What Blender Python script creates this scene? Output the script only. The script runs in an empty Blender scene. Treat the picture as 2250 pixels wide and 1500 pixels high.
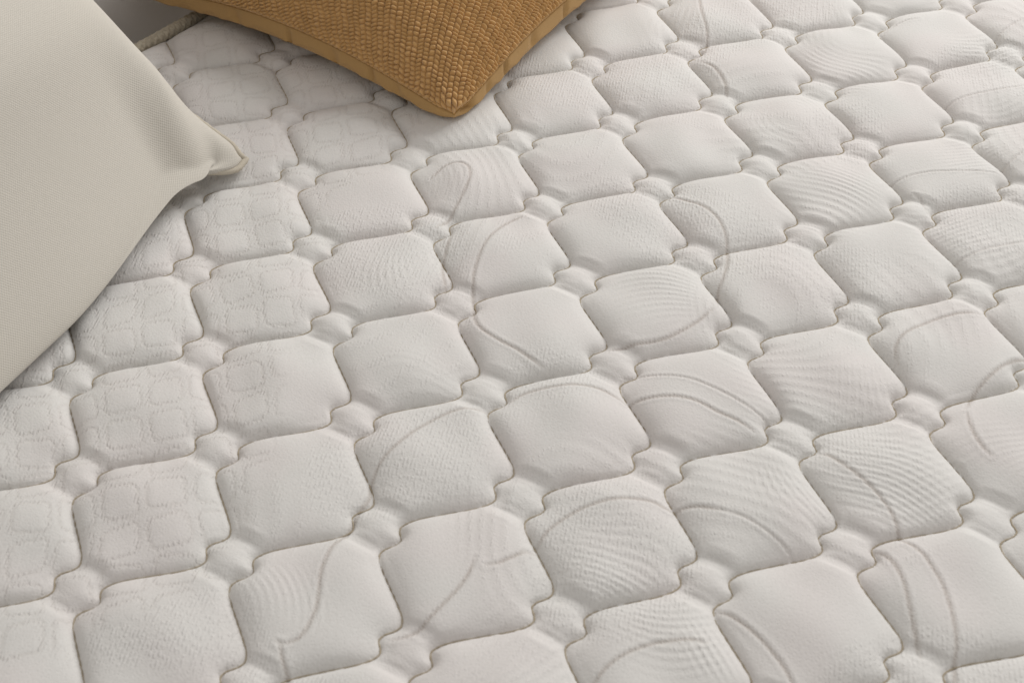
import bpy, math
import numpy as np
from mathutils import Matrix, Vector

# ------------------------------------------------------------------ camera, world, lights
S = 0.085                                   # one quilt cell in metres
R = np.array([[0.9689418130836558, -0.24635945930321418, -0.02141914260622467],
              [-0.18872951769754212, -0.6807436044647903, -0.7077918579144142],
              [0.15979027507270577, 0.6898515505470095, -0.7060962442897398]])
C = np.array([1.73925303468204, -10.40608860846297, 7.044578266543308])   # in cells
F = 2.812395694355282                       # focal length / 1000 px of the 2250 px photograph
scene = bpy.context.scene
col = scene.collection

cam_data = bpy.data.cameras.new('camera')
cam = bpy.data.objects.new('camera', cam_data)
col.objects.link(cam)
m = Matrix(((R[0][0], -R[1][0], -R[2][0]), (R[0][1], -R[1][1], -R[2][1]), (R[0][2], -R[1][2], -R[2][2]))).to_4x4()
m.translation = Vector((C * S).tolist())
cam.matrix_world = m
cam_data.sensor_width = 36.0
cam_data.lens = F * 1000 / 2250 * 36
cam_data.clip_start = 0.02
cam_data.clip_end = 100
cam_data.dof.use_dof = True
cam_data.dof.focus_distance = 0.96
cam_data.dof.aperture_fstop = 13.0
scene.camera = cam

world = bpy.data.worlds.new('World')
scene.world = world
world.use_nodes = True
bg = world.node_tree.nodes['Background']
bg.inputs[0].default_value = (1.0, 0.968, 0.938, 1)
bg.inputs[1].default_value = 0.56

def area_light(name, loc, target, size, size_y, power, color):
    ld = bpy.data.lights.new(name, 'AREA')
    ld.shape = 'RECTANGLE'; ld.size = size; ld.size_y = size_y
    ld.energy = power; ld.color = color
    o = bpy.data.objects.new(name, ld)
    col.objects.link(o)
    o.location = loc
    d = Vector(target) - Vector(loc)
    o.rotation_euler = d.to_track_quat('-Z', 'Y').to_euler()
    return o
area_light('window_light', (2.2, 1.15, 1.6), (0.35, -0.2, 0.0), 1.7, 1.7, 66, (1.0, 0.993, 0.982))

scene.view_settings.view_transform = 'Standard'
scene.view_settings.look = 'None'
scene.view_settings.exposure = 0.0
scene.view_settings.gamma = 1.0
scene.view_settings.use_curve_mapping = False

# ------------------------------------------------------------------ helpers
PX0 = np.array([1125.0, 750.0])
def unproject(px, z=0.0):
    """photo pixel(s) -> point(s), in cells, where the ray meets height z (cells)"""
    px = np.atleast_2d(np.array(px, float))
    d = np.c_[(px - PX0) / 1000 / F, np.ones(len(px))] @ R
    return C + d * ((z - C[2]) / d[:, 2])[:, None]
def project(p):
    y = (np.atleast_2d(p) - C) @ R.T
    return y[:, :2] / y[:, 2:] * F * 1000 + PX0

rng = np.random.default_rng(7)
def fourier_noise(seed, f0, f1, count=14):
    r = np.random.default_rng(seed)
    ang = r.uniform(0, math.pi, count); fr = r.uniform(f0, f1, count)
    kx, ky, ph = fr * np.cos(ang), fr * np.sin(ang), r.uniform(0, 2 * math.pi, count)
    def fn(x, y):
        out = np.zeros_like(x)
        for a, b, c_ in zip(kx, ky, ph):
            out += np.cos(2 * math.pi * (a * x + b * y) + c_)
        return out / math.sqrt(count / 2)
    return fn
def smoothstep(a, b, x):
    t = np.clip((x - a) / (b - a), 0, 1)
    return t * t * (3 - 2 * t)

def raw_mesh(name, verts, faces, attrs=None, normals=None):
    """verts (N,3) float, faces (M,4) or (M,3) int numpy arrays"""
    me = bpy.data.meshes.new(name)
    k = faces.shape[1]
    me.vertices.add(len(verts)); me.vertices.foreach_set('co', np.ascontiguousarray(verts, np.float32).ravel())
    me.loops.add(faces.size); me.loops.foreach_set('vertex_index', np.ascontiguousarray(faces, np.int32).ravel())
    me.polygons.add(len(faces))
    me.polygons.foreach_set('loop_start', np.arange(0, faces.size, k, dtype=np.int32))
    me.polygons.foreach_set('use_smooth', np.ones(len(faces), bool))
    me.update(calc_edges=True)
    for an, av in (attrs or {}).items():
        at = me.attributes.new(an, 'FLOAT', 'POINT')
        at.data.foreach_set('value', np.ascontiguousarray(av, np.float32).ravel())
    if normals is not None:
        me.normals_split_custom_set_from_vertices(normals.tolist())
    return me
def add(name, me, material, parent=None, **props):
    me.materials.clear(); me.materials.append(material)
    o = bpy.data.objects.new(name, me)
    col.objects.link(o)
    if parent is not None:
        o.parent = parent
    for k, v in props.items():
        o[k] = v
    return o
def empty(name, loc, label, category, group=None):
    o = bpy.data.objects.new(name, None)
    o.location = loc; o.empty_display_size = 0.05
    col.objects.link(o)
    o['label'] = label; o['category'] = category
    return o
def keep_world(o, parent):
    o.parent = parent
    o.matrix_parent_inverse = Matrix.Translation(parent.location).inverted()
def grid_faces(nx, ny):
    i, j = np.meshgrid(np.arange(nx - 1), np.arange(ny - 1), indexing='ij')
    a = i * ny + j
    return np.stack([a, a + ny, a + ny + 1, a + 1], -1).reshape(-1, 4)
def tube(path, radius, sides, closed=False, bump=None):
    """tube mesh arrays round a polyline (N,3); bump(k_along, angle) -> radius factor"""
    p = np.asarray(path, float); n = len(p)
    t = np.gradient(p, axis=0)
    if closed:
        t = np.roll(p, -1, 0) - np.roll(p, 1, 0)
    t /= np.linalg.norm(t, axis=1)[:, None] + 1e-12
    up = np.array([0.03, 0.02, 1.0])
    b = np.cross(t, up); b /= np.linalg.norm(b, axis=1)[:, None]
    c_ = np.cross(b, t)
    a = np.arange(sides) / sides * 2 * math.pi
    rad = np.full((n, sides), radius)
    if bump is not None:
        s_len = np.r_[0, np.cumsum(np.linalg.norm(np.diff(p, axis=0), axis=1))]
        rad = radius * bump(s_len[:, None], a[None, :])
    v = p[:, None] + rad[..., None] * (np.cos(a)[None, :, None] * b[:, None] + np.sin(a)[None, :, None] * c_[:, None])
    i, j = np.meshgrid(np.arange(n if closed else n - 1), np.arange(sides), indexing='ij')
    i2 = (i + 1) % n; j2 = (j + 1) % sides
    f = np.stack([i * sides + j, i * sides + j2, i2 * sides + j2, i2 * sides + j], -1).reshape(-1, 4)
    return v.reshape(-1, 3), f
def box_arrays(lo, hi):
    v = np.array([[x, y, z] for x in (lo[0], hi[0]) for y in (lo[1], hi[1]) for z in (lo[2], hi[2])], float)
    f = np.array([[0, 1, 3, 2], [4, 6, 7, 5], [0, 4, 5, 1], [2, 3, 7, 6], [0, 2, 6, 4], [1, 5, 7, 3]])
    return v, f

# ------------------------------------------------------------------ materials
def new_mat(name, color, rough=0.9, sheen=0.0):
    mt = bpy.data.materials.new(name); mt.use_nodes = True
    nt = mt.node_tree; b = nt.nodes['Principled BSDF']
    b.inputs['Base Color'].default_value = (*color, 1)
    b.inputs['Roughness'].default_value = rough
    b.inputs['Specular IOR Level'].default_value = 0.2
    b.inputs['Sheen Weight'].default_value = sheen
    b.inputs['Sheen Roughness'].default_value = 0.6
    return mt, nt, b
def N(nt, kind, **inp):
    n = nt.nodes.new(kind)
    for k, v in inp.items():
        if k.startswith('_'):
            setattr(n, k[1:], v)
        else:
            n.inputs[k.replace('__', ' ')].default_value = v
    return n
def math_node(nt, op, a, b=None, clamp=False):
    n = nt.nodes.new('ShaderNodeMath'); n.operation = op; n.use_clamp = clamp
    for k, v in enumerate((a, b)):
        if v is None:
            continue
        if isinstance(v, (int, float)):
            n.inputs[k].default_value = v
        else:
            nt.links.new(v, n.inputs[k])
    return n.outputs[0]
def mix_rgb(nt, fac, a, b):
    n = nt.nodes.new('ShaderNodeMix'); n.data_type = 'RGBA'
    for sock, v in ((n.inputs[0], fac), (n.inputs[6], a), (n.inputs[7], b)):
        if isinstance(v, (int, float)):
            sock.default_value = v
        elif isinstance(v, tuple):
            sock.default_value = (*v, 1)
        else:
            nt.links.new(v, sock)
    return n.outputs[2]

# --- quilted knit fabric of the mattress
FAB = (0.665, 0.648, 0.613)
mat_quilt, nt, bsdf = new_mat('quilted_knit_fabric', FAB, 0.92, 0.12)
tc = N(nt, 'ShaderNodeTexCoord')
hatch = N(nt, 'ShaderNodeAttribute', _attribute_name='hatch').outputs['Fac']
cord = N(nt, 'ShaderNodeAttribute', _attribute_name='cord').outputs['Fac']  # taupe of the cord lines, plus shade painted on the block outlines
n1 = N(nt, 'ShaderNodeTexNoise', Scale=16.0, Detail=1.0); nt.links.new(tc.outputs['Object'], n1.inputs['Vector'])
tone = mix_rgb(nt, math_node(nt, 'MULTIPLY', math_node(nt, 'SUBTRACT', n1.outputs[0], 0.42, True), 5.0, True),
               (0.665, 0.650, 0.626), (0.674, 0.642, 0.622))
n2 = N(nt, 'ShaderNodeTexNoise', Scale=650.0, Detail=2.0); nt.links.new(tc.outputs['Object'], n2.inputs['Vector'])
tone2 = mix_rgb(nt, math_node(nt, 'MULTIPLY', n2.outputs[0], 0.36), tone, (0.45, 0.43, 0.40))
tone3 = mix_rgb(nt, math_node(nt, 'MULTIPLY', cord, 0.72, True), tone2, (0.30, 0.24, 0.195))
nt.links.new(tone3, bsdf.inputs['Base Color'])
# pin pits + slanted knit dashes
vor = N(nt, 'ShaderNodeTexVoronoi', Scale=640.0); nt.links.new(tc.outputs['Object'], vor.inputs['Vector'])
mp = N(nt, 'ShaderNodeMapping'); mp.inputs['Rotation'].default_value = (0, 0, math.radians(25))
nt.links.new(tc.outputs['Object'], mp.inputs['Vector'])
wav = N(nt, 'ShaderNodeTexWave', Scale=125.0, Distortion=1.0, Detail=1.0)
wav.inputs['Detail Scale'].default_value = 1.2
nt.links.new(mp.outputs[0], wav.inputs['Vector'])
pits = math_node(nt, 'MULTIPLY', math_node(nt, 'SMOOTH_MIN', vor.outputs[0], 0.5), 0.00034)
brk = N(nt, 'ShaderNodeTexNoise', Scale=330.0, Detail=1.0); nt.links.new(tc.outputs['Object'], brk.inputs['Vector'])
brk_f = math_node(nt, 'MULTIPLY', math_node(nt, 'SUBTRACT', brk.outputs[0], 0.42, True), 5.0, True)
dash = math_node(nt, 'MULTIPLY', math_node(nt, 'MULTIPLY', math_node(nt, 'MULTIPLY', wav.outputs[0], hatch), brk_f), 0.00048)
hgt = math_node(nt, 'ADD', pits, dash)
bmp = N(nt, 'ShaderNodeBump', Strength=0.8, Distance=1.0); nt.links.new(hgt, bmp.inputs['Height'])
nt.links.new(bmp.outputs[0], bsdf.inputs['Normal'])

mat_thread, nt, bsdf = new_mat('taupe_sewing_thread', (0.22, 0.165, 0.105), 0.8)
tc = N(nt, 'ShaderNodeTexCoord')
n1 = N(nt, 'ShaderNodeTexNoise', Scale=300.0); nt.links.new(tc.outputs['Object'], n1.inputs['Vector'])
nt.links.new(mix_rgb(nt, n1.outputs[0], (0.30, 0.25, 0.175), (0.46, 0.39, 0.29)), bsdf.inputs['Base Color'])

def woven(name, color, dark, scale, depth, rough=0.9, sheen=0.1, twist=0.0):
    mt, nt, b = new_mat(name, color, rough, sheen)
    at = N(nt, 'ShaderNodeUVMap')
    mp = N(nt, 'ShaderNodeMapping'); mp.inputs['Rotation'].default_value = (0, 0, twist)
    nt.links.new(at.outputs[0], mp.inputs['Vector'])
    ws = []
    for d in ('X', 'Y'):
        w = N(nt, 'ShaderNodeTexWave', Scale=scale, Distortion=1.6, Detail=2.0, _bands_direction=d)
        w.inputs['Detail Scale'].default_value = 0.8
        nt.links.new(mp.outputs[0], w.inputs['Vector']); ws.append(w.outputs[1])
    # basket weave: raised where both wave trains agree
    a = math_node(nt, 'SUBTRACT', ws[0], 0.5); c_ = math_node(nt, 'SUBTRACT', ws[1], 0.5)
    prod = math_node(nt, 'ADD', math_node(nt, 'MULTIPLY', math_node(nt, 'MULTIPLY', a, c_), 2.0), 0.5)
    nz = N(nt, 'ShaderNodeTexNoise', Scale=260.0, Detail=2.0)
    nt.links.new(at.outputs[0], nz.inputs['Vector'])
    fac = math_node(nt, 'ADD', math_node(nt, 'MULTIPLY', prod, 0.75), math_node(nt, 'MULTIPLY', nz.outputs[0], 0.25))
    nt.links.new(mix_rgb(nt, fac, dark, color), b.inputs['Base Color'])
    bm = N(nt, 'ShaderNodeBump', Strength=0.9, Distance=1.0)
    nt.links.new(math_node(nt, 'MULTIPLY', fac, depth), bm.inputs['Height'])
    nt.links.new(bm.outputs[0], b.inputs['Normal'])
    return mt
mat_cream = woven('cream_canvas', (0.61, 0.575, 0.512), (0.50, 0.468, 0.41), 160.0, 0.00028)
mat_tan = woven('plain_mustard_cotton', (0.50, 0.31, 0.125), (0.40, 0.235, 0.085), 420.0, 0.00008, 0.85, 0.1)
mat_cream_cord = woven('beige_cord', (0.57, 0.52, 0.43), (0.43, 0.38, 0.30), 300.0, 0.0002)

mat_knit, nt, bsdf = new_mat('mustard_wool', (0.44, 0.25, 0.09), 0.95, 0.25)
tc = N(nt, 'ShaderNodeTexCoord')
n1 = N(nt, 'ShaderNodeTexNoise', Scale=60.0, Detail=3.0); nt.links.new(tc.outputs['Object'], n1.inputs['Vector'])
n2 = N(nt, 'ShaderNodeTexNoise', Scale=1500.0, Detail=2.0); nt.links.new(tc.outputs['Object'], n2.inputs['Vector'])
c1 = mix_rgb(nt, n1.outputs[0], (0.52, 0.295, 0.10), (0.69, 0.415, 0.162))
nt.links.new(mix_rgb(nt, math_node(nt, 'MULTIPLY', n2.outputs[0], 0.5), c1, (0.36, 0.20, 0.07)), bsdf.inputs['Base Color'])
bmp = N(nt, 'ShaderNodeBump', Strength=0.6, Distance=0.0006)
nt.links.new(n2.outputs[0], bmp.inputs['Height']); nt.links.new(bmp.outputs[0], bsdf.inputs['Normal'])

mat_seam, nt, bsdf = new_mat('brown_seam_thread', (0.14, 0.07, 0.02), 0.9)
tc = N(nt, 'ShaderNodeTexCoord')
n1 = N(nt, 'ShaderNodeTexNoise', Scale=400.0); nt.links.new(tc.outputs['Object'], n1.inputs['Vector'])
nt.links.new(mix_rgb(nt, n1.outputs[0], (0.28, 0.16, 0.055), (0.42, 0.25, 0.095)), bsdf.inputs['Base Color'])

mat_piping, nt, bsdf = new_mat('braided_ivory_cord', (0.48, 0.43, 0.34), 0.85, 0.1)
tc = N(nt, 'ShaderNodeTexCoord')
n1 = N(nt, 'ShaderNodeTexNoise', Scale=420.0, Detail=2.0); nt.links.new(tc.outputs['Object'], n1.inputs['Vector'])
nt.links.new(mix_rgb(nt, n1.outputs[0], (0.30, 0.25, 0.17), (0.62, 0.57, 0.47)), bsdf.inputs['Base Color'])

mat_border, nt, bsdf = new_mat('mattress_border_fabric', (0.55, 0.53, 0.49), 0.9)
tc = N(nt, 'ShaderNodeTexCoord')
n1 = N(nt, 'ShaderNodeTexNoise', Scale=700.0, Detail=2.0); nt.links.new(tc.outputs['Object'], n1.inputs['Vector'])
nt.links.new(mix_rgb(nt, n1.outputs[0], (0.48, 0.46, 0.42), (0.6, 0.58, 0.54)), bsdf.inputs['Base Color'])

mat_head, nt, bsdf = new_mat('grey_headboard_cloth', (0.20, 0.185, 0.17), 0.85, 0.1)
tc = N(nt, 'ShaderNodeTexCoord')
n1 = N(nt, 'ShaderNodeTexNoise', Scale=500.0, Detail=3.0); nt.links.new(tc.outputs['Object'], n1.inputs['Vector'])
nt.links.new(mix_rgb(nt, n1.outputs[0], (0.68, 0.645, 0.61), (0.74, 0.70, 0.665)), bsdf.inputs['Base Color'])
bmp = N(nt, 'ShaderNodeBump', Strength=0.3, Distance=0.0005)
nt.links.new(n1.outputs[0], bmp.inputs['Height']); nt.links.new(bmp.outputs[0], bsdf.inputs['Normal'])

# ------------------------------------------------------------------ the quilt: one stitch unit
NT = 90                                     # mesh quads per cell side
UP = 3                                      # finer table for the relaxation
V_OFF = 0.03                                # junctions sit this far below the lattice fit
left_pts = np.array([(0, -.5), (.022, -.36), (.030, -.275), (.016, -.208), (-.032, -.177), (-.102, -.166), (-.146, -.134),
                     (-.147, -.072), (-.166, -.027), (-.24, .0), (-.35, .006), (-.5, 0)])
def catmull(p, per=14):
    p = np.asarray(p, float)
    q = np.vstack([2 * p[0] - p[1], p, 2 * p[-1] - p[-2]])
    out = []
    for k in range(1, len(q) - 2):
        t = np.linspace(0, 1, per, endpoint=False)[:, None]
        a, b, c_, d = q[k - 1], q[k], q[k + 1], q[k + 2]
        out.append(0.5 * (2 * b + (c_ - a) * t + (2 * a - 5 * b + 4 * c_ - d) * t ** 2 + (3 * b - a - 3 * c_ + d) * t ** 3))
    return np.vstack(out + [p[-1:]])
left_curve = catmull(left_pts, 9)              # from the top edge middle to the left edge middle
right_curve = -left_curve                   # half-turn symmetric: bottom middle -> right middle

def dist_to(pts, curve):
    best = np.full(len(pts), 9.0)
    for k in range(0, len(curve) - 1):
        a, b = curve[k], curve[k + 1]
        ab = b - a
        t = np.clip(((pts - a) @ ab) / (ab @ ab), 0, 1)
        best = np.minimum(best, np.hypot(*(pts - a - t[:, None] * ab).T))
    return best
NH = NT * UP
ax = (np.arange(NH) / NH + 0.5) % 1 - 0.5   # tile coordinate, junction at index 0
ta, tb = np.meshgrid(ax, ax, indexing='ij')
tile_pts = np.c_[ta.ravel(), tb.ravel()]
D = np.minimum(dist_to(tile_pts, left_curve), dist_to(tile_pts, right_curve)).reshape(NH, NH)
def inside(poly, pts):
    x, y = pts.T; r = np.zeros(len(pts), bool)
    q = np.roll(poly, -1, 0)
    for (x0, y0), (x1, y1) in zip(poly, q):
        if y0 == y1:
            continue
        cr = ((y0 > y) != (y1 > y)) & (x < (x1 - x0) * (y - y0) / (y1 - y0) + x0)
        r ^= cr
    return r
# inflated membrane between the seams (Poisson, seams held down), coarse to fine
def relax(free, h, it, step):
    for _ in range(it):
        h = 0.25 * (np.roll(h, 1, 0) + np.roll(h, -1, 0) + np.roll(h, 1, 1) + np.roll(h, -1, 1)) + step
        h *= free
    return h
Dc = D[::UP, ::UP]
hc = relax(Dc > 0.62 / NT, np.zeros((NT, NT)), 3500, 1.0 / NT ** 2)
hf = np.repeat(np.repeat(hc, UP, 0), UP, 1)
hf = relax(D > 0.62 / NH, hf, 900, 1.0 / NH ** 2)
P = hf / hf.max()
def relax_screened(free, h, it, kk):
    for _ in range(it):
        h = (0.25 * (np.roll(h, 1, 0) + np.roll(h, -1, 0) + np.roll(h, 1, 1) + np.roll(h, -1, 1)) + kk) / (1 + kk)
        h *= free
    return h
KR = 1 / 0.050                              # rim width of the padding, in cells
Q = relax_screened(Dc > 0.62 / NT, np.ones((NT, NT)), 900, (KR / NT) ** 2 / 4)
Q = relax_screened(D > 0.62 / NH, np.repeat(np.repeat(Q, UP, 0), UP, 1), 500, (KR / NH) ** 2 / 4)
plateau = Q / Q.max()
sd = (ta - tb) / math.sqrt(2); td = (ta + tb) / math.sqrt(2)
puff = 0.52 * plateau ** 0.7 + 0.48 * P ** 0.75
# the little bulge between the seams at a junction, lower than the cells it joins and pinched from them
chan = np.exp(-(np.abs(td) / 0.15) ** 2.8)
asd = np.abs(sd)
bead = 0.62 * (1 - (1 - np.clip(D / 0.15, 0, 1)) ** 2.4) * np.clip(1 - (asd / 0.20) ** 2, 0, 1) ** 0.7
k_in = smoothstep(0.13, 0.235, asd)
low = bead * (1 - k_in) + puff * k_in - 0.06 * np.exp(-((asd - 0.16) / 0.03) ** 2) * np.clip(D / 0.06, 0, 1)
puff = puff * (1 - chan) + low * chan
def blur(a, sig):
    k = np.arange(-int(3 * sig), int(3 * sig) + 1); w = np.exp(-0.5 * (k / sig) ** 2); w /= w.sum()
    a = sum(np.roll(a, int(q_), 0) * w_ for q_, w_ in zip(k, w))
    return sum(np.roll(a, int(q_), 1) * w_ for q_, w_ in zip(k, w))
sm = smoothstep(0.015, 0.085, D)
puff = puff * (1 - sm) + blur(puff, 0.022 * NH) * sm
tile_puff = puff[::UP, ::UP]
tile_D = D[::UP, ::UP]
# label of each quad (centre): 0 upper-left cell, 1 lower-right, 2 upper-right, 3 lower-left, 4 knot
cx = (np.arange(NT) + 0.5) / NT
cx = (cx + 0.5) % 1 - 0.5
qa, qb = np.meshgrid(cx, cx, indexing='ij')
qp = np.c_[qa.ravel(), qb.ravel()]
ul = inside(np.vstack([left_curve, [[-.5, -.5]]]), qp)
lr = inside(np.vstack([right_curve, [[.5, .5]]]), qp)
qs = (qp[:, 0] - qp[:, 1]) / math.sqrt(2)
lab = np.where(ul, 0, np.where(lr, 1, np.where(qs > 0.185, 2, np.where(qs < -0.185, 3, 4)))).reshape(NT, NT)

# ------------------------------------------------------------------ woven motifs of the cover, traced in the photograph
def tr(pts, off=(0, 0), k=1.0):
    p = unproject(np.array(pts, float) * k + np.array(off), 0.10)
    return np.c_[p[:, 0], -p[:, 1] - V_OFF]
z4, k4 = (900, 400), 800 / 2182
z7, k7 = (700, 950), 800 / 2182
z8, k8 = (1450, 900), 0.4
z6, k6 = (0, 900), 0.4
z5, k5 = (1300, 0), 950 / 2250
cord_lines = [
    tr([(945, 392), (975, 370), (1005, 363), (1027, 372), (1034, 395), (1020, 425), (990, 468), (958, 494)]),
    tr([(250, 290), (215, 400), (200, 500), (225, 630)], z4, k4),
    tr([(700, 190), (600, 240), (520, 310), (450, 400), (410, 490), (390, 560), (385, 650), (395, 740), (397, 800), (420, 860),
        (470, 910), (560, 965), (650, 1010), (740, 1070), (800, 1110)], z4, k4),
    tr([(1560, 60), (1640, 100), (1740, 150), (1830, 230), (1880, 310), (1895, 380), (1895, 470), (1870, 570), (1840, 640), (1835, 730)], z4, k4),
    tr([(1180, 995), (1300, 985), (1420, 970), (1540, 940), (1640, 890), (1720, 840), (1800, 770)], z4, k4),
    tr([(1290, 1310), (1400, 1300), (1520, 1300), (1620, 1310), (1720, 1335), (1830, 1385), (1940, 1425), (2050, 1475)], z4, k4),
    tr([(600, 1310), (680, 1270), (780, 1250), (900, 1240), (1000, 1235), (1120, 1245), (1230, 1280), (1290, 1310)], z4, k4),
    tr([(1070, 893), (1030, 893), (985, 905), (930, 935), (880, 975), (840, 1010), (815, 1050), (810, 1080), (788, 1108), (762, 1155),
        (733, 1188), (716, 1220), (704, 1252), (700, 1284), (694, 1324), (684, 1352), (672, 1376), (656, 1396), (636, 1406), (612, 1410)]),
    tr([(606, 1404), (612, 1410), (616, 1440), (624, 1468), (630, 1500), (634, 1530)]),
    tr([(930, 740), (900, 820), (850, 900), (780, 980), (700, 1060), (600, 1150), (500, 1195), (430, 1205)], z7, k7),
    tr([(1000, 785), (1080, 765), (1160, 725), (1230, 690), (1280, 690)], z7, k7),
    tr([(1290, 660), (1350, 580), (1430, 520), (1540, 465), (1660, 430), (1780, 410), (1900, 405), (2000, 410), (2080, 435), (2150, 440)], z7, k7),
    tr([(1610, 1530), (1680, 1420), (1760, 1350), (1870, 1290), (2000, 1250), (2100, 1240), (2230, 1236), (2330, 1255)], z7, k7),
    tr([(50, 530), (120, 520), (200, 522), (280, 540), (340, 555)], z8, k8),
    tr([(860, 205), (930, 240), (1010, 300), (1100, 370), (1190, 450), (1260, 530), (1300, 600), (1335, 680), (1400, 735), (1450, 790),
        (1490, 850), (1550, 950), (1590, 1060), (1615, 1160), (1635, 1270), (1635, 1380), (1640, 1560)], z8, k8),
    tr([(1170, 735), (1230, 760), (1290, 830), (1340, 930), (1370, 1040), (1400, 1160), (1430, 1280), (1450, 1350)], z8, k8),
    tr([(320, 1070), (390, 1100), (470, 1160), (560, 1240), (630, 1320), (690, 1400), (740, 1490), (770, 1560)], z8, k8),
    tr([(1680, 0), (1690, 60), (1720, 140), (1770, 210), (1810, 245)], z8, k8),
    tr([(550, -20), (570, 80), (600, 160), (605, 230), (570, 270)], z5, k5),
    tr([(580, 315), (650, 360), (700, 430), (715, 490)], z5, k5),
    tr([(1970, 790), (1965, 760), (1985, 735), (2020, 718), (2060, 704), (2110, 694), (2150, 690)]),
    tr([(2120, 888), (2145, 850), (2185, 815), (2225, 790), (2270, 775)]),
]
fine_lines = [
    tr([(1820, 545), (1900, 515), (2000, 490), (2100, 475), (2260, 450)], z5, k5),
    tr([(1540, 960), (1640, 925), (1760, 905), (1880, 900), (1990, 895), (2110, 900)], z5, k5),
    tr([(1690, 1010), (1730, 1040), (1760, 1100)], z5, k5),
    tr([(1880, 1370), (1960, 1340), (2080, 1305), (2200, 1280), (2270, 1270)], z5, k5),
    tr([(2120, 890), (2200, 830), (2270, 790)], z5, k5),
    tr([(1490, 180), (1530, 140), (1620, 105), (1700, 95)], z5, k5),
    tr([(2080, 220), (2150, 160), (2240, 110)], z5, k5),
    tr([(340, 555), (450, 590), (560, 650), (680, 730), (760, 800)], z8, k8),
    tr([(1280, 1150), (1420, 1160), (1600, 1180), (1760, 1230), (1920, 1300), (2050, 1370), (2160, 1420)], z4, k4),
    tr([(1600, 240), (1650, 270), (1680, 320)], z8, k8),
]
def patch(px, rad, tangent, lam, curv=0.0):
    c0 = tr([px])[0]
    if tangent is not None:
        c1 = tr([(px[0] + 40 * tangent[0], px[1] + 40 * tangent[1])])[0] - c0
        tangent = c1 / np.hypot(*c1)
    return (c0[0], c0[1], rad, tangent, lam * 0.82, curv)
grain_patches = [                           # wood-grain ridges: centre, radius, ridge direction, spacing, bend
    patch((850, 590), .26, (.1, 1), .07, .3), patch((1755, 262), .42, None, .08), patch((1850, 140), .42, (1, .45), .085, .25),
    patch((1820, 440), .44, (1, .38), .08, .35), patch((1430, 640), .38, (1, -.1), .075, -.5), patch((1890, 850), .27, (.25, 1), .06, .8),
    patch((1960, 1030), .46, (1, .45), .078, .2), patch((1720, 1110), .36, (.75, 1), .07, .5), patch((2100, 520), .40, (1, -.12), .08, .4),
    patch((2120, 340), .32, (1, -.1), .07), patch((1760, 40), .45, (.35, 1), .085, .3), patch((1490, 50), .28, (.2, 1), .08, .5),
    patch((900, 850), .34, (1, -.05), .08, -.8), patch((1340, 1230), .36, (1, .2), .075, -.7), patch((610, 1330), .30, (.15, 1), .07, -.6),
    patch((1130, 1440), .40, (1, -.5), .09, -.5), patch((985, 408), .24, (.35, -1), .06, 1.6), patch((2180, 110), .40, (1, -.3), .09, .4),
    patch((2205, 1010), .34, (1, -.35), .07, .7), patch((1480, 1385), .34, (1, -.15), .08, .6), patch((2235, 600), .40, (1, -.3), .08, .3),
    patch((2240, 260), .36, (1, -.25), .085, .3), patch((1510, 470), .24, (.6, 1), .05, .6), patch((1570, 1420), .22, (.5, 1), .07)]
cord_curves = [catmull(p, 7) for p in cord_lines]
fine_curves = [catmull(p, 7) for p in fine_lines]

warp_u = fourier_noise(3, .12, .4); warp_v = fourier_noise(4, .12, .4)
lump = fourier_noise(5, .6, 1.6); big_lump = fourier_noise(6, .08, .25)
phi = fourier_noise(21, .10, .30, 9); phi2 = fourier_noise(25, .45, .75, 8)
rip_mask = fourier_noise(33, .3, .55); tw_mask = fourier_noise(41, .3, .6)
gw1 = fourier_noise(51, .5, 1.4); gw2 = fourier_noise(52, .5, 1.4)
cell_rand = np.random.default_rng(11).uniform(0.9, 1.1, (64, 64))

HGT = 0.118                                 # puff height in cells
EDGE_A, EDGE_B = unproject([(297, 105), (425, 33)], 0.02)[:, :2]
e_dir = (EDGE_B - EDGE_A) / np.linalg.norm(EDGE_B - EDGE_A)
e_nrm = np.array([e_dir[1], -e_dir[0]])     # from the headboard side into the bed
def edge_dist(x, y):
    return (x - EDGE_A[0]) * e_nrm[0] + (y - EDGE_A[1]) * e_nrm[1]

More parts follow.
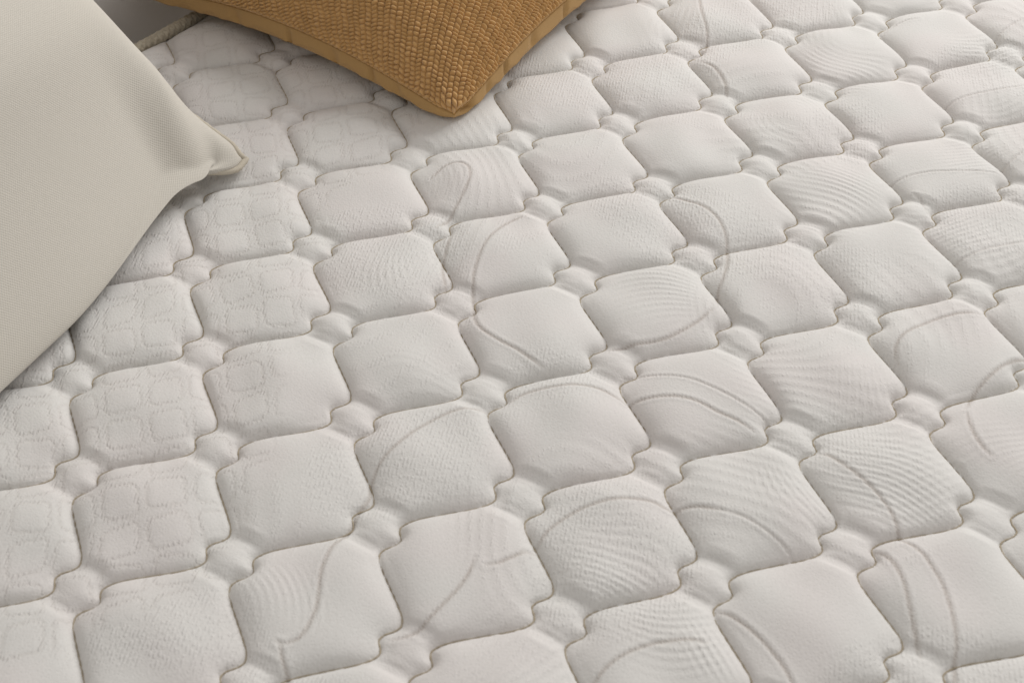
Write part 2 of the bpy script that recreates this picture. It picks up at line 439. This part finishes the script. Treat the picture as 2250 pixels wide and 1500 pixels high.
def quilt_surface(u, v, pf, dd, detail=True):
    """u, v lattice coordinates; pf puff, dd seam distance there -> x, y, z in cells, plus attributes"""
    amp = 1 + 0.07 * lump(u, v) + 0.07 * big_lump(u, v)
    z = HGT * pf * amp
    hatch = np.zeros_like(u); cord_shade = np.zeros_like(u)
    rim = smoothstep(0.0, 0.07, dd)
    z += 0.006 * lump(u * 1.3 + 5, v * 1.3) * rim
    if detail:
        # where the block motif ends and the wood-grain motif begins
        bound = np.interp(v, [-4, -0.2, 0.7, 1.5, 2.6, 3.6, 4.6, 5.2, 6.0], [4.6, 4.1, 3.1, 2.15, 2.0, 1.6, 1.08, 0.9, -2.0])
        blocks = smoothstep(0.12, -0.12, u - bound + 0.08 * gw1(u * .5, v * .5))
        # rounded blocks, outlined by slanted stitches
        uu = (u + 0.013 * gw1(u, v)) / 0.315 + 0.10 * v; vv = (v + 0.013 * gw2(u, v)) / 0.325
        fu = uu - np.floor(uu) - .5; fv = vv - np.floor(vv) - .5
        ccu = np.floor(uu); ccv = np.floor(vv)
        sk = 0.14 * np.sin(ccu * 12.9 + ccv * 78.2) * fu
        qx = np.abs(fu + 0.10 * np.sin(ccv * 3.7 + ccu) * fv) - 0.23; qy = np.abs(fv + sk) - 0.22
        sdf = np.hypot(np.maximum(qx, 0), np.maximum(qy, 0)) + np.minimum(np.maximum(qx, qy), 0) - 0.17
        outline = np.exp(-(sdf / 0.075) ** 2)
        z += blocks * rim * (0.0036 * smoothstep(0.06, -0.22, sdf) - 0.0024 * np.exp(-(sdf / 0.042) ** 2))
        hatch = np.maximum(hatch, blocks * outline)
        cord_shade = np.maximum(cord_shade, 0.13 * blocks * np.exp(-(sdf / 0.05) ** 2))  # darker tint paints the shade of the stitch holes along block outlines
        # wood grain
        grain = 1 - blocks
        for cu_, cv_, rad, tdir, lam, curv in grain_patches:
            du, dv = u - cu_, v - cv_
            rr = np.hypot(du, dv)
            sel = rr < rad * 1.7
            if not sel.any():
                continue
            du, dv, rr = du[sel], dv[sel], rr[sel]
            uu_, vv_ = u[sel], v[sel]
            wob = 0.05 * gw1(uu_ * .8, vv_ * .8) + 0.025 * gw2(uu_, vv_)
            if tdir is None:
                dist = np.hypot(du * 1.25, dv * 0.9)
            else:
                dist = (-du * tdir[1] + dv * tdir[0]) + curv * (du * tdir[0] + dv * tdir[1]) ** 2
            ridge = np.sin(2 * math.pi * (dist + wob) / lam)
            w_ = np.exp(-(rr / rad) ** 4) * grain[sel] * (0.75 + 0.25 * gw1(uu_ * 1.2 + 3, vv_))
            z[sel] += 0.0023 * w_ * ridge * rim[sel]
            hatch[sel] = np.maximum(hatch[sel], 0.7 * w_ * smoothstep(-0.2, 0.8, ridge))
        rm = smoothstep(-0.2, 0.5, rip_mask(u, v)) * grain
        ridge = np.sin(2 * math.pi * (5.2 * phi(u, v) + 0.8 * phi2(u, v)))
        z += rm * rim * 0.0011 * ridge
        hatch = np.maximum(hatch, 0.55 * rm * smoothstep(-0.1, 0.8, ridge))
        hatch = np.maximum(hatch, 0.75 * grain * smoothstep(0.2, 0.9, tw_mask(u, v)))
        # cords
        for curves, w, dep, tint in ((cord_curves, 0.0135, 0.0062, 1.0), (fine_curves, 0.011, 0.0055, 0.4)):
            for cv in curves:
                lo = cv.min(0) - 0.08; hi = cv.max(0) + 0.08
                sel = (u > lo[0]) & (u < hi[0]) & (v > lo[1]) & (v < hi[1])
                if not sel.any():
                    continue
                idx = np.nonzero(sel.ravel())[0]
                pts = np.c_[u.ravel()[idx], v.ravel()[idx]]
                d = dist_to(pts, cv)
                ends = np.minimum(np.hypot(*(pts - cv[0]).T), np.hypot(*(pts - cv[-1]).T))
                g = np.exp(-(d / w) ** 2) * (0.35 + 0.65 * smoothstep(0, .12, ends))
                zz = z.ravel(); zz[idx] += -dep * g + 0.4 * dep * np.exp(-((d - 2.4 * w) / (1.2 * w)) ** 2); z = zz.reshape(u.shape)
                cc = cord_shade.ravel(); cc[idx] = np.maximum(cc[idx], tint * g * (0.62 + 0.38 * np.sin(pts[:, 0] * 260 + pts[:, 1] * 190))); cord_shade = cc.reshape(u.shape)
                hh = hatch.ravel(); hh[idx] = np.maximum(hh[idx], 0.8 * np.exp(-(d / (2.2 * w)) ** 2)); hatch = hh.reshape(u.shape)
        # gathers where the cloth is drawn through a junction
        ju = u - np.round(u); jv = v - np.round(v)
        s_ = (ju - jv) / math.sqrt(2); t_ = (ju + jv) / math.sqrt(2)
        z += 0.0022 * np.sin(2 * math.pi * (s_ / 0.062 + 0.35 * np.sin(9 * np.round(u) + 5 * np.round(v)) + 3 * t_ * t_)) \
            * np.exp(-(t_ / 0.12) ** 2) * np.exp(-((np.abs(s_) - 0.16) / 0.09) ** 2) * rim * (0.4 + 0.6 * grain)
    x = u + 0.011 * warp_u(u, v); y = -(v + V_OFF) + 0.011 * warp_v(u, v)
    e = edge_dist(x, y)
    roll = np.clip((0.42 - e) / 0.42, 0, 1)
    z = z * (1 - 0.85 * roll ** 2) - 0.10 * roll ** 2.5
    return x, y, z, hatch, cord_shade

# range of fine cells: those whose square shows in the frame
U0, U1, V0, V1 = -2, 12, -4, 9
mattress = empty('mattress', (0.35, -0.25, -0.26),
                 'white quilted mattress with puffed square cells, taupe stitching and braided cord edge', 'mattress')
def visible(ci, cj):
    g = np.array([(ci + a, -(cj + b), z) for a in (-.1, .5, 1.1) for b in (-.1, .5, 1.1) for z in (0, .2)])
    p = project(g)
    if p[:, 0].max() < -40 or p[:, 0].min() > 2290 or p[:, 1].max() < -40 or p[:, 1].min() > 1540:
        return False
    cxy = np.array([(ci + a, -(cj + b)) for a in (0, .5, 1) for b in (0, .5, 1)])
    return edge_dist(cxy[:, 0], cxy[:, 1]).max() > 0.0
cells = [(i, j) for i in range(U0, U1) for j in range(V0, V1) if visible(i, j)]
cell_set = set(cells)
nu, nv = (U1 - U0) * NT + 1, (V1 - V0) * NT + 1
iu = np.arange(nu); iv = np.arange(nv)
need = np.zeros((nu, nv), bool)
for i, j in cells:
    a0, b0 = (i - U0) * NT, (j - V0) * NT
    need[max(a0 - 14, 0):a0 + NT + 15, max(b0 - 14, 0):b0 + NT + 15] = True
gi, gj = np.nonzero(need)
gu, gv = gi / NT + U0, gj / NT + V0
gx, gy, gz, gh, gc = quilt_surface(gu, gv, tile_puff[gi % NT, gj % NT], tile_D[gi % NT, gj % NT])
pos = np.full((nu, nv, 3), np.nan)
pos[gi, gj] = np.c_[gx, gy, gz] * S
att_h = np.zeros((nu, nv), np.float32); att_h[gi, gj] = gh
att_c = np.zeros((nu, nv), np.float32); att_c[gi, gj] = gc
fill = np.where(np.isnan(pos), 0, pos)
nrm = np.cross(np.gradient(fill, axis=1), np.gradient(fill, axis=0))
nrm /= np.linalg.norm(nrm, axis=2)[..., None] + 1e-12
nrm[nrm[..., 2] < 0] *= -1
qi, qj = np.meshgrid(np.arange(nu - 1), np.arange(nv - 1), indexing='ij')
ok = need[:-1, :-1] & need[1:, :-1] & need[:-1, 1:] & need[1:, 1:]
mid = 0.5 * (fill[:-1, :-1] + fill[1:, 1:]) / S
ok &= edge_dist(mid[..., 0], mid[..., 1]) > 0.0
L = lab[qi % NT, qj % NT]
ji = np.round((qi + 0.5) / NT).astype(int) + U0         # nearest junction
jj = np.round((qj + 0.5) / NT).astype(int) + V0
ci = np.where((L == 0) | (L == 3), ji - 1, ji)
cj = np.where((L == 0) | (L == 2), jj - 1, jj)
knot = L == 4
ci = np.where(knot, ji, ci); cj = np.where(knot, jj, cj)
key = ((ci - U0 + 4) * 64 + (cj - V0 + 4)) * 2 + knot
flat_key = np.where(ok, key, -1).ravel()
order = np.argsort(flat_key, kind='stable')
sk_ = flat_key[order]
starts = np.r_[0, np.nonzero(np.diff(sk_))[0] + 1]; ends_ = np.r_[starts[1:], len(sk_)]
pos_f = pos.reshape(-1, 3); nrm_f = nrm.reshape(-1, 3)
att_hf, att_cf = att_h.ravel(), att_c.ravel()
done_cells = set(); done_knots = set()
for a, b in zip(starts, ends_):
    kk = sk_[a]
    if kk < 0:
        continue
    is_knot = kk % 2; cc = kk // 2
    c_i, c_j = cc // 64 + U0 - 4, cc % 64 + V0 - 4
    if is_knot:
        if not any((c_i + da, c_j + db) in cell_set for da in (-1, 0) for db in (-1, 0)):
            continue
    elif (c_i, c_j) not in cell_set:
        continue
    fidx = order[a:b]
    fi, fj = fidx // (nv - 1), fidx % (nv - 1)
    base = fi * nv + fj
    quads = np.stack([base, base + 1, base + nv + 1, base + nv], -1)
    uniq, inv = np.unique(quads, return_inverse=True)
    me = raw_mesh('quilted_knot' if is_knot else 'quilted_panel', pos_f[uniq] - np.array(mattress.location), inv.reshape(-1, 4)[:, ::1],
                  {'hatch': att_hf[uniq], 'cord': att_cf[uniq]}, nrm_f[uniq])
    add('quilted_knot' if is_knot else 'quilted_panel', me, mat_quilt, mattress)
    (done_knots if is_knot else done_cells).add((c_i, c_j))

# sewn seams: stair-step threads running between the cells
def surface_at(u, v):
    return (u + 0.011 * warp_u(u, v)), (-(v + V_OFF) + 0.011 * warp_v(u, v))
def seam_paths():
    for c0 in range(U0 + V0, U1 + V1 + 1):
        pts = []
        for j in range(V0, V1 + 1):
            i = c0 - j
            # left thread at junction (i, j), then right thread at junction (i-1, j)
            pts.append(left_curve + (i, j))
            pts.append(right_curve[::-1] + (i - 1, j))
        yield np.vstack(pts)
tile_lookup = lambda u, v: tile_puff[np.round(u * NT).astype(int) % NT, np.round(v * NT).astype(int) % NT]
for path in seam_paths():
    x, y = surface_at(path[:, 0], path[:, 1])
    near_cells = np.array([(math.floor(a), math.floor(b)) in cell_set for a, b in path])
    keepm = near_cells & (edge_dist(x, y) > 0.12)
    ids = np.nonzero(keepm)[0]
    if len(ids) < 12:
        continue
    runs = np.split(ids, np.nonzero(np.diff(ids) > 1)[0] + 1)
    for r in runs:
        if len(r) < 12:
            continue
        e = edge_dist(x[r], y[r]); roll = np.clip((0.42 - e) / 0.42, 0, 1)
        p3 = np.c_[x[r], y[r], 0.010 - 0.10 * roll ** 2.5] * S
        dup = np.r_[True, np.linalg.norm(np.diff(p3, axis=0), axis=1) > 1e-6]
        v_, f_ = tube(p3[dup], 0.00052, 5, bump=lambda s, a: 1 + 0.12 * np.sin(2 * math.pi * s / 0.0042))
        me = raw_mesh('seam_thread', v_ - np.array(mattress.location), f_)
        add('seam_thread', me, mat_thread, mattress)

# the rest of the mattress top, beyond what the photograph shows, in a coarse sheet
NC = 15
cu0, cu1, cv0, cv1 = -16, 20, -14, 18
ku, kv = np.arange((cu1 - cu0) * NC + 1), np.arange((cv1 - cv0) * NC + 1)
KU, KV = np.meshgrid(ku, kv, indexing='ij')
stp = NT // NC
su, sv = KU / NC + cu0, KV / NC + cv0
sx, sy, sz, _, _ = quilt_surface(su.ravel(), sv.ravel(), tile_puff[(KU * stp) % NT, (KV * stp) % NT].ravel(),
                                 tile_D[(KU * stp) % NT, (KV * stp) % NT].ravel(), detail=False)
cpos = np.c_[sx, sy, sz].reshape(*KU.shape, 3)
LEN_A, LEN_B, DEP = -8.5, 11.5, 22.0        # mattress extent along and away from the headboard, in cells
along = (cpos[..., 0] - EDGE_A[0]) * e_dir[0] + (cpos[..., 1] - EDGE_A[1]) * e_dir[1]
away = edge_dist(cpos[..., 0], cpos[..., 1])
inb = (along > LEN_A) & (along < LEN_B) & (away > 0) & (away < DEP)
cellmask = np.zeros(((cu1 - cu0), (cv1 - cv0)), bool)
full = np.zeros_like(cellmask)
for i, j in cells:
    full[i - cu0, j - cv0] = True
fq_i, fq_j = np.meshgrid(np.arange(len(ku) - 1), np.arange(len(kv) - 1), indexing='ij')
usef = inb[:-1, :-1] & inb[1:, 1:] & inb[1:, :-1] & inb[:-1, 1:]
usef &= ~full[fq_i // NC, fq_j // NC]
fb = (fq_i * len(kv) + fq_j)[usef]
fq = np.stack([fb, fb + 1, fb + len(kv) + 1, fb + len(kv)], -1)
uniq, inv = np.unique(fq, return_inverse=True)
sp = cpos.reshape(-1, 3)[uniq] * S; sp[:, 2] -= 0.0006
me = raw_mesh('quilted_surround', sp - np.array(mattress.location), inv.reshape(-1, 4))
add('quilted_surround', me, mat_quilt, mattress, kind='stuff')

def frame_pts(al, aw, z):
    al = np.asarray(al, float); aw = np.asarray(aw, float)
    return np.c_[(EDGE_A[0] + al * e_dir[0] + aw * e_nrm[0]) * S, (EDGE_A[1] + al * e_dir[1] + aw * e_nrm[1]) * S,
                 np.broadcast_to(np.asarray(z, float), al.shape) * S]
# border band under the top
v_, f_ = box_arrays((0, 0, 0), (1, 1, 1))
bv = frame_pts(LEN_A + v_[:, 0] * (LEN_B - LEN_A), 0.03 + v_[:, 1] * (DEP - 0.03), -3.0 + v_[:, 2] * 2.86)
me = raw_mesh('border_band', bv - np.array(mattress.location), f_[:, ::-1])
me.polygons.foreach_set('use_smooth', np.zeros(6, bool))
add('border_band', me, mat_border, mattress)
# braided cord along the head end
al = np.arange(LEN_A, LEN_B, 0.0085)
path = frame_pts(al, np.full(len(al), -0.02) + 0.008 * np.sin(al * 2.1), np.full(len(al), -0.03))
def braid(s, a):
    p1 = 2 * math.pi * s / 0.0066
    return 1 + 0.2 * np.maximum(np.sin(p1 + 4 * a), np.sin(p1 - 4 * a))
v_, f_ = tube(path, 0.0049, 18, bump=braid)
me = raw_mesh('edge_cord', v_ - np.array(mattress.location), f_)
add('edge_cord', me, mat_piping, mattress, label='braided ivory cord sewn along the mattress edge')

# ------------------------------------------------------------------ grey headboard behind the mattress edge
def rounded_box(L0, L1, A0, A1, Z0, Z1, r=0.25, n=5):
    """box in (along, away, z) cells with rounded long edges"""
    prof = []
    for (ca, cz, st) in ((A1 - r, Z0 + r, -90), (A1 - r, Z1 - r, 0), (A0 + r, Z1 - r, 90), (A0 + r, Z0 + r, 180)):
        for k in range(n):
            t = math.radians(st + 90 * k / (n - 1))
            prof.append((ca + r * math.cos(t), cz + r * math.sin(t)))
    prof = np.array(prof); m_ = len(prof)
    als = np.array([L0, L0 + .04, L1 - .04, L1]); sc = [0.9, 1, 1, 0.9]
    c0 = prof.mean(0); v = []
    for a_, s_ in zip(als, sc):
        p = c0 + (prof - c0) * s_
        v.append(frame_pts(np.full(m_, a_), p[:, 0], p[:, 1]))
    v = np.vstack(v)
    f = [[k * m_ + j, k * m_ + (j + 1) % m_, (k + 1) * m_ + (j + 1) % m_, (k + 1) * m_ + j] for k in range(3) for j in range(m_)]
    caps = [list(range(m_))[::-1], [3 * m_ + j for j in range(m_)]]
    return v, f, caps
v_, f_, caps = rounded_box(LEN_A, LEN_B, -1.75, -0.95, -3.2, 7.5)
me = bpy.data.meshes.new('headboard')
me.from_pydata(v_.tolist(), [], f_ + caps); me.update()
me.polygons.foreach_set('use_smooth', [True] * len(f_) + [False, False])
add('headboard', me, mat_head, None, label='plain grey upholstered headboard behind the corded mattress edge', category='headboard')

# ------------------------------------------------------------------ cushions
def smooth_corner(x, y, amount):
    r = np.hypot(x, y)
    k = 1 - amount[0] * smoothstep(1.12, 1.36, r) - amount[1] * smoothstep(1.33, 1.414, r)
    return x * k, y * k
def cushion_map(x, y, side, Lc, T, pinch, tuck, wr, wamp, q, corner, low=(0, 0, 0), ear=0.0):
    """x, y in -1..1 on one face -> local position; the seam is pinched in, the faces bulge past it"""
    ax_, ay_ = np.abs(x), np.abs(y)
    xs_, ys_ = smooth_corner(x, y, corner)
    bx = np.clip(1 - ax_ ** 2.4, 0, 1); by = np.clip(1 - ay_ ** 2.4, 0, 1)
    wx = (1 - x * x) ** 0.8; wy = (1 - y * y) ** 0.8
    gxx = np.sin(np.clip((ax_ - 0.35) / 0.65, 0, 1) ** 1.6 * math.pi) ** 2; gyy = np.sin(np.clip((ay_ - 0.35) / 0.65, 0, 1) ** 1.6 * math.pi) ** 2
    wl = smoothstep(1.0, 0.62, ax_)
    wt = wl
    wx = wx * (1 - smoothstep(0.2, -0.7, y)) + wt * smoothstep(0.2, -0.7, y) if low[2] else wx
    wk = wx if not low[2] else (1 - x * x) ** 0.8 * (1 - smoothstep(0.2, -0.7, y)) + smoothstep(1.01, 0.75, ax_) * smoothstep(0.2, -0.7, y) * (1 - 0.32 * smoothstep(0.0, 0.8, x))
    lowy = smoothstep(0.2, -0.7, y)
    py, ty = pinch + low[0] * lowy, tuck + low[1] * lowy
    X = xs_ * Lc / 2 * (1 - pinch * wy * ax_ ** 1.5) + np.sign(x) * tuck * gxx * wy
    Y = ys_ * Lc / 2 * (1 - py * wx * ay_ ** 1.5) + np.sign(y) * ty * gyy * wk
    Z = T * (bx * by) ** q * (1 - ear * smoothstep(0.50, 0.80, ax_ * ay_))
    sag = low[2] * np.sin(np.clip((ay_ - 0.1) / 0.9, 0, 1) ** 2.6 * math.pi) * lowy * smoothstep(1.0, 0.66, ax_)
    Z = Z - np.minimum(sag, 0.9 * Z)        # the lower belly slumps, but never behind the seam
    soft = np.clip((bx * by) * 3.0, 0, 1)
    Z = Z + wamp * wr(x, y) * soft
    return X, Y, side * Z
def uv_layer(me, uv):
    lay = me.uv_layers.new(name='UVMap')
    vi = np.zeros(len(me.loops), np.int32); me.loops.foreach_get('vertex_index', vi)
    lay.data.foreach_set('uv', np.ascontiguousarray(uv[vi], np.float32).ravel())
def ring_grid(n):
    """parameters clustered towards the rim"""
    t = np.linspace(-1, 1, n)
    return np.sin(t * math.pi / 2) * 0.6 + t * 0.4
Z_UP = np.array([0, 0, 1.0])

# --- cream canvas cushion leaning on the headboard; its lower part slumps towards the bed
Lc = 0.43
az = math.radians(49)
exc = np.array([math.cos(az), math.sin(az), 0.0]); nyc = np.array([-math.sin(az), math.cos(az), 0.0])
prof_t = np.linspace(-0.3, 0.3, 601)         # metres up the cushion from its middle
lean = np.radians(np.interp(prof_t, [-0.215, 0.0, 0.1, 0.3], [32, 43, 51, 66]))
lean = np.convolve(np.pad(lean, 60, mode='edge'), np.hanning(121) / np.hanning(121).sum(), 'valid')
dt = prof_t[1] - prof_t[0]
prof_h = np.cumsum(np.cos(lean)) * dt; prof_z = np.cumsum(np.sin(lean)) * dt
k0 = np.argmin(np.abs(prof_t + Lc / 2)); prof_h -= prof_h[k0]; prof_z -= prof_z[k0]
wr_c = fourier_noise(61, .25, .7, 10)
anchor = unproject((560, 352), 0.13)[0] * S
org_c = anchor - exc * Lc / 2
def cream_world(X, Y, Z):
    h = np.interp(Y, prof_t, prof_h); z = np.interp(Y, prof_t, prof_z); th = np.interp(Y, prof_t, lean)
    return (org_c + X[..., None] * exc + (h - Z * np.sin(th))[..., None] * nyc + (z + Z * np.cos(th))[..., None] * Z_UP)
cream = empty('cream_cushion', tuple(org_c), 'large cream canvas cushion with corded edge leaning on the headboard', 'cushion')
pc = ring_grid(221)
gx_, gy_ = np.meshgrid(pc, pc, indexing='ij')
CP = dict(pinch=0.07, tuck=0.012, wr=wr_c, q=0.45, corner=(0.0, 0.03), low=(0.10, 0.050, 0.057), ear=0.5)
for side, nm, T_ in ((1, 'front_panel', 0.095), (-1, 'back_panel', 0.055)):
    X, Y, Z = cushion_map(gx_, gy_, side, Lc, T_, wamp=0.004, **(CP if side > 0 else dict(CP, tuck=0.0, low=(0.10, 0.0, 1e-6))))
    W = cream_world(X, Y, Z)
    f = grid_faces(len(pc), len(pc))
    if side < 0:
        f = f[:, ::-1]
    me = raw_mesh(nm, W.reshape(-1, 3) - np.array(cream.location), f)
    uv_layer(me, np.c_[X.ravel(), Y.ravel()] * 0.6 + np.c_[gx_.ravel(), gy_.ravel()] * Lc / 2 * 0.4)
    add(nm, me, mat_cream, cream)
tt = np.linspace(-1, 1, 160, endpoint=False)
px_ = np.r_[tt, np.ones(160), -tt, -np.ones(160)]; py_ = np.r_[-np.ones(160), tt, np.ones(160), -tt]
X, Y, Z = cushion_map(px_, py_, 1, Lc, 0.0, wamp=0.0, **CP)
hid = smoothstep(0.92, 0.70, np.abs(px_)) * (py_ <= -0.999)      # the bulge folds over the lower seam
W = cream_world(X * 1.008, Y * (1.008 - 0.05 * hid), -0.006 * hid)
def rope(s, a):
    return 1 + 0.10 * np.sin(2 * math.pi * s / 0.004 + 2 * a)
v_, f_ = tube(W, 0.0024, 10, closed=True, bump=rope)
me = raw_mesh('piping_cord', v_ - np.array(cream.location), f_)
uv_layer(me, v_[:, :2])
add('piping_cord', me, mat_cream_cord, cream)

# --- mustard cushion: wool knit front, plain cotton back wrapping round the rim
Lm = 0.375
az = math.radians(40.7); tilt = math.radians(0.0)
exm = np.array([math.cos(az), math.sin(az), 0.0])
eym = np.array([-math.sin(az) * math.cos(tilt), math.cos(az) * math.cos(tilt), math.sin(tilt)])
ezm = np.cross(exm, eym)
wr_m = fourier_noise(71, .3, .8, 10)
anchor = unproject((996, 250), 0.195)[0] * S
org_m = anchor + (exm + eym) * Lm / 2 * 0.95
mustard = empty('mustard_cushion', tuple(anchor), 'mustard cushion with chunky wool knit front and plain cotton back, lying on the mattress', 'cushion')
RIM = 0.9945
MP = dict(pinch=0.035, tuck=0.004, wr=wr_m, q=0.42, corner=(0.0, 0.026))
def mustard_world(X, Y, Z):
    lift = 0.016 * (1 - smoothstep(0.75, 1.35, np.hypot(X, Y) * 2 / Lm))       # corners sag onto the bed
    return org_m + X[..., None] * exm + Y[..., None] * eym + (Z + lift)[..., None] * ezm
def knit_relief(a, b):
    """a, b metres on the panel from its centre -> stitch height (m)"""
    q_ = (a + b) / math.sqrt(2); t_ = (a - b) / math.sqrt(2)
    t_ = t_ + 0.006 * np.sin(q_ * 17 + 1.0) + 0.9 * q_ * q_
    q_ = q_ + 0.0008 * np.sin(t_ * 140)
    rib = 0.0060
    k = np.floor(t_ / rib); fr = t_ / rib - k - 0.5
    sgn = np.where(k % 2 == 0, 1.0, 0.35)
    env = np.clip(1 - (2 * np.abs(fr)) ** 3.5, 0, 1) ** 0.6
    jit = 0.45 * np.sin(k * 2.3 + q_ * 31) + 0.42 * np.sin(k * 5.1 + q_ * 123) + 0.12 * np.sin(k * 9.7 + q_ * 420)
    ph = q_ / 0.0029 + sgn * fr * 0.95 + jit
    st = np.abs(np.cos(math.pi * ph)) ** 0.8
    return 0.0043 * env * (0.18 + 0.82 * st) * (1 + 0.22 * np.sin(q_ * 400 + k * 1.7))
fine = 0.00056
dense = np.linspace(-RIM, RIM, 20001)        # parameter spaced evenly along the curved surface
dX, _, dZ = cushion_map(dense, np.zeros_like(dense), 1, Lm, 0.075, wamp=0.0, **MP)
arc = np.r_[0, np.cumsum(np.hypot(np.diff(dX), np.diff(dZ)))]
full_arc = arc[-1]
xs = np.interp(np.r_[np.arange(0, full_arc * 0.58, fine), np.linspace(full_arc * 0.58, full_arc, 40)], arc, dense)
ys = np.interp(np.r_[np.arange(0, full_arc * 0.97, fine), full_arc], arc, dense)
gx_, gy_ = np.meshgrid(xs, ys, indexing='ij')
X, Y, Z = cushion_map(gx_, gy_, 1, Lm, 0.075, wamp=0.003, **MP)
W = mustard_world(X, Y, Z)
sa = np.cumsum(np.r_[np.zeros((1, len(ys))), np.linalg.norm(np.diff(W, axis=0), axis=2)], 0)
sb = np.cumsum(np.c_[np.zeros((len(xs), 1)), np.linalg.norm(np.diff(W, axis=1), axis=2)], 1)
kc = np.argmin(np.abs(xs)), np.argmin(np.abs(ys))
kr = knit_relief(sa - sa[kc[0]:kc[0] + 1], sb - sb[:, kc[1]:kc[1] + 1])
edge = smoothstep(0, 0.004, np.minimum(np.minimum(sa, sb), np.minimum(sa[-1:] - sa, sb[:, -1:] - sb)))
W = mustard_world(X, Y, Z)
nx_ = np.cross(np.gradient(W, axis=0), np.gradient(W, axis=1)); nx_ /= np.linalg.norm(nx_, axis=2)[..., None]
W = W + nx_ * ((kr + 0.0008) * (0.1 + 0.9 * edge))[..., None]
me = raw_mesh('knit_panel', W.reshape(-1, 3) - np.array(mustard.location), grid_faces(len(xs), len(ys)))
add('knit_panel', me, mat_knit, mustard)
pc = np.unique(np.r_[ring_grid(161), -RIM + 0.001, RIM - 0.001, -0.9975, 0.9975])
gx_, gy_ = np.meshgrid(pc, pc, indexing='ij')
mx = np.maximum(np.abs(gx_), np.abs(gy_))
vs, fs, uvs, o = [], [], [], 0
for side, T_ in ((1, 0.075), (-1, 0.022)):
    X, Y, Z = cushion_map(gx_, gy_, side, Lm, T_, wamp=0.003 if side > 0 else 0.0, **MP)
    pk = 0.0026 * np.sin(np.where(np.abs(gx_) > np.abs(gy_), gy_, gx_) * 31 + 2 * np.sin(gx_ * 9 + gy_ * 7)) * smoothstep(0.9955, 0.999, mx)
    W = mustard_world(X, Y, Z + pk)
    # the cloth folds into a small hollow beside the tip
    dent = np.exp(-((gx_ + 0.90) / 0.035) ** 2) * smoothstep(0.995, 0.999, -gy_) * (1.0 if side > 0 else smoothstep(0.6, 1.0, -gy_))
    W = W + (0.011 * dent)[..., None] * eym
    # creases in the plain cloth where the seam is gathered
    gate = smoothstep(0.995, 0.999, mx) * (1.0 if side > 0 else smoothstep(0.8, 1.0, mx))
    for c_, w_, a_ in ((-.60, .010, .0045), (-.38, .022, .003), (-.12, .012, .004), (.2, .02, .003), (-.74, .016, .0025)):
        W = W + (a_ * np.exp(-((gx_ - c_) / w_) ** 2) * gate * (gy_ < -0.9))[..., None] * eym
        W = W + (a_ * np.exp(-((gy_ - c_ - .07) / w_) ** 2) * gate * (gx_ < -0.9))[..., None] * exm
    f = grid_faces(len(pc), len(pc))
    if side > 0:
        f = f[mx.ravel()[f].min(1) > RIM - 0.0015]
    else:
        f = f[:, ::-1]
    vs.append(W.reshape(-1, 3)); fs.append(f + o); uvs.append(np.c_[X.ravel(), Y.ravel()]); o += W.shape[0] * W.shape[1]
vs = np.vstack(vs); fs = np.vstack(fs); uvs = np.vstack(uvs)
uniq, inv = np.unique(fs, return_inverse=True)
me = raw_mesh('back_panel', vs[uniq] - np.array(mustard.location), inv.reshape(-1, 4))
uv_layer(me, uvs[uniq])
add('back_panel', me, mat_tan, mustard, label='plain mustard cotton back wrapping round the rim')
# dark seam where the knit meets the cotton
tt = np.interp(np.linspace(0, full_arc, 420), arc, dense)
sx_ = np.r_[tt[:-1], np.full(419, RIM), -tt[:-1], np.full(419, -RIM)]
sy_ = np.r_[np.full(419, -RIM), tt[:-1], np.full(419, RIM), -tt[:-1]]
X, Y, Z = cushion_map(sx_, sy_, 1, Lm, 0.075, wamp=0.003, **MP)
W = mustard_world(X * 1.002, Y * 1.002, Z)
v_, f_ = tube(W, 0.00055, 6, closed=True)
me = raw_mesh('seam', v_ - np.array(mustard.location), f_)
add('seam', me, mat_seam, mustard)
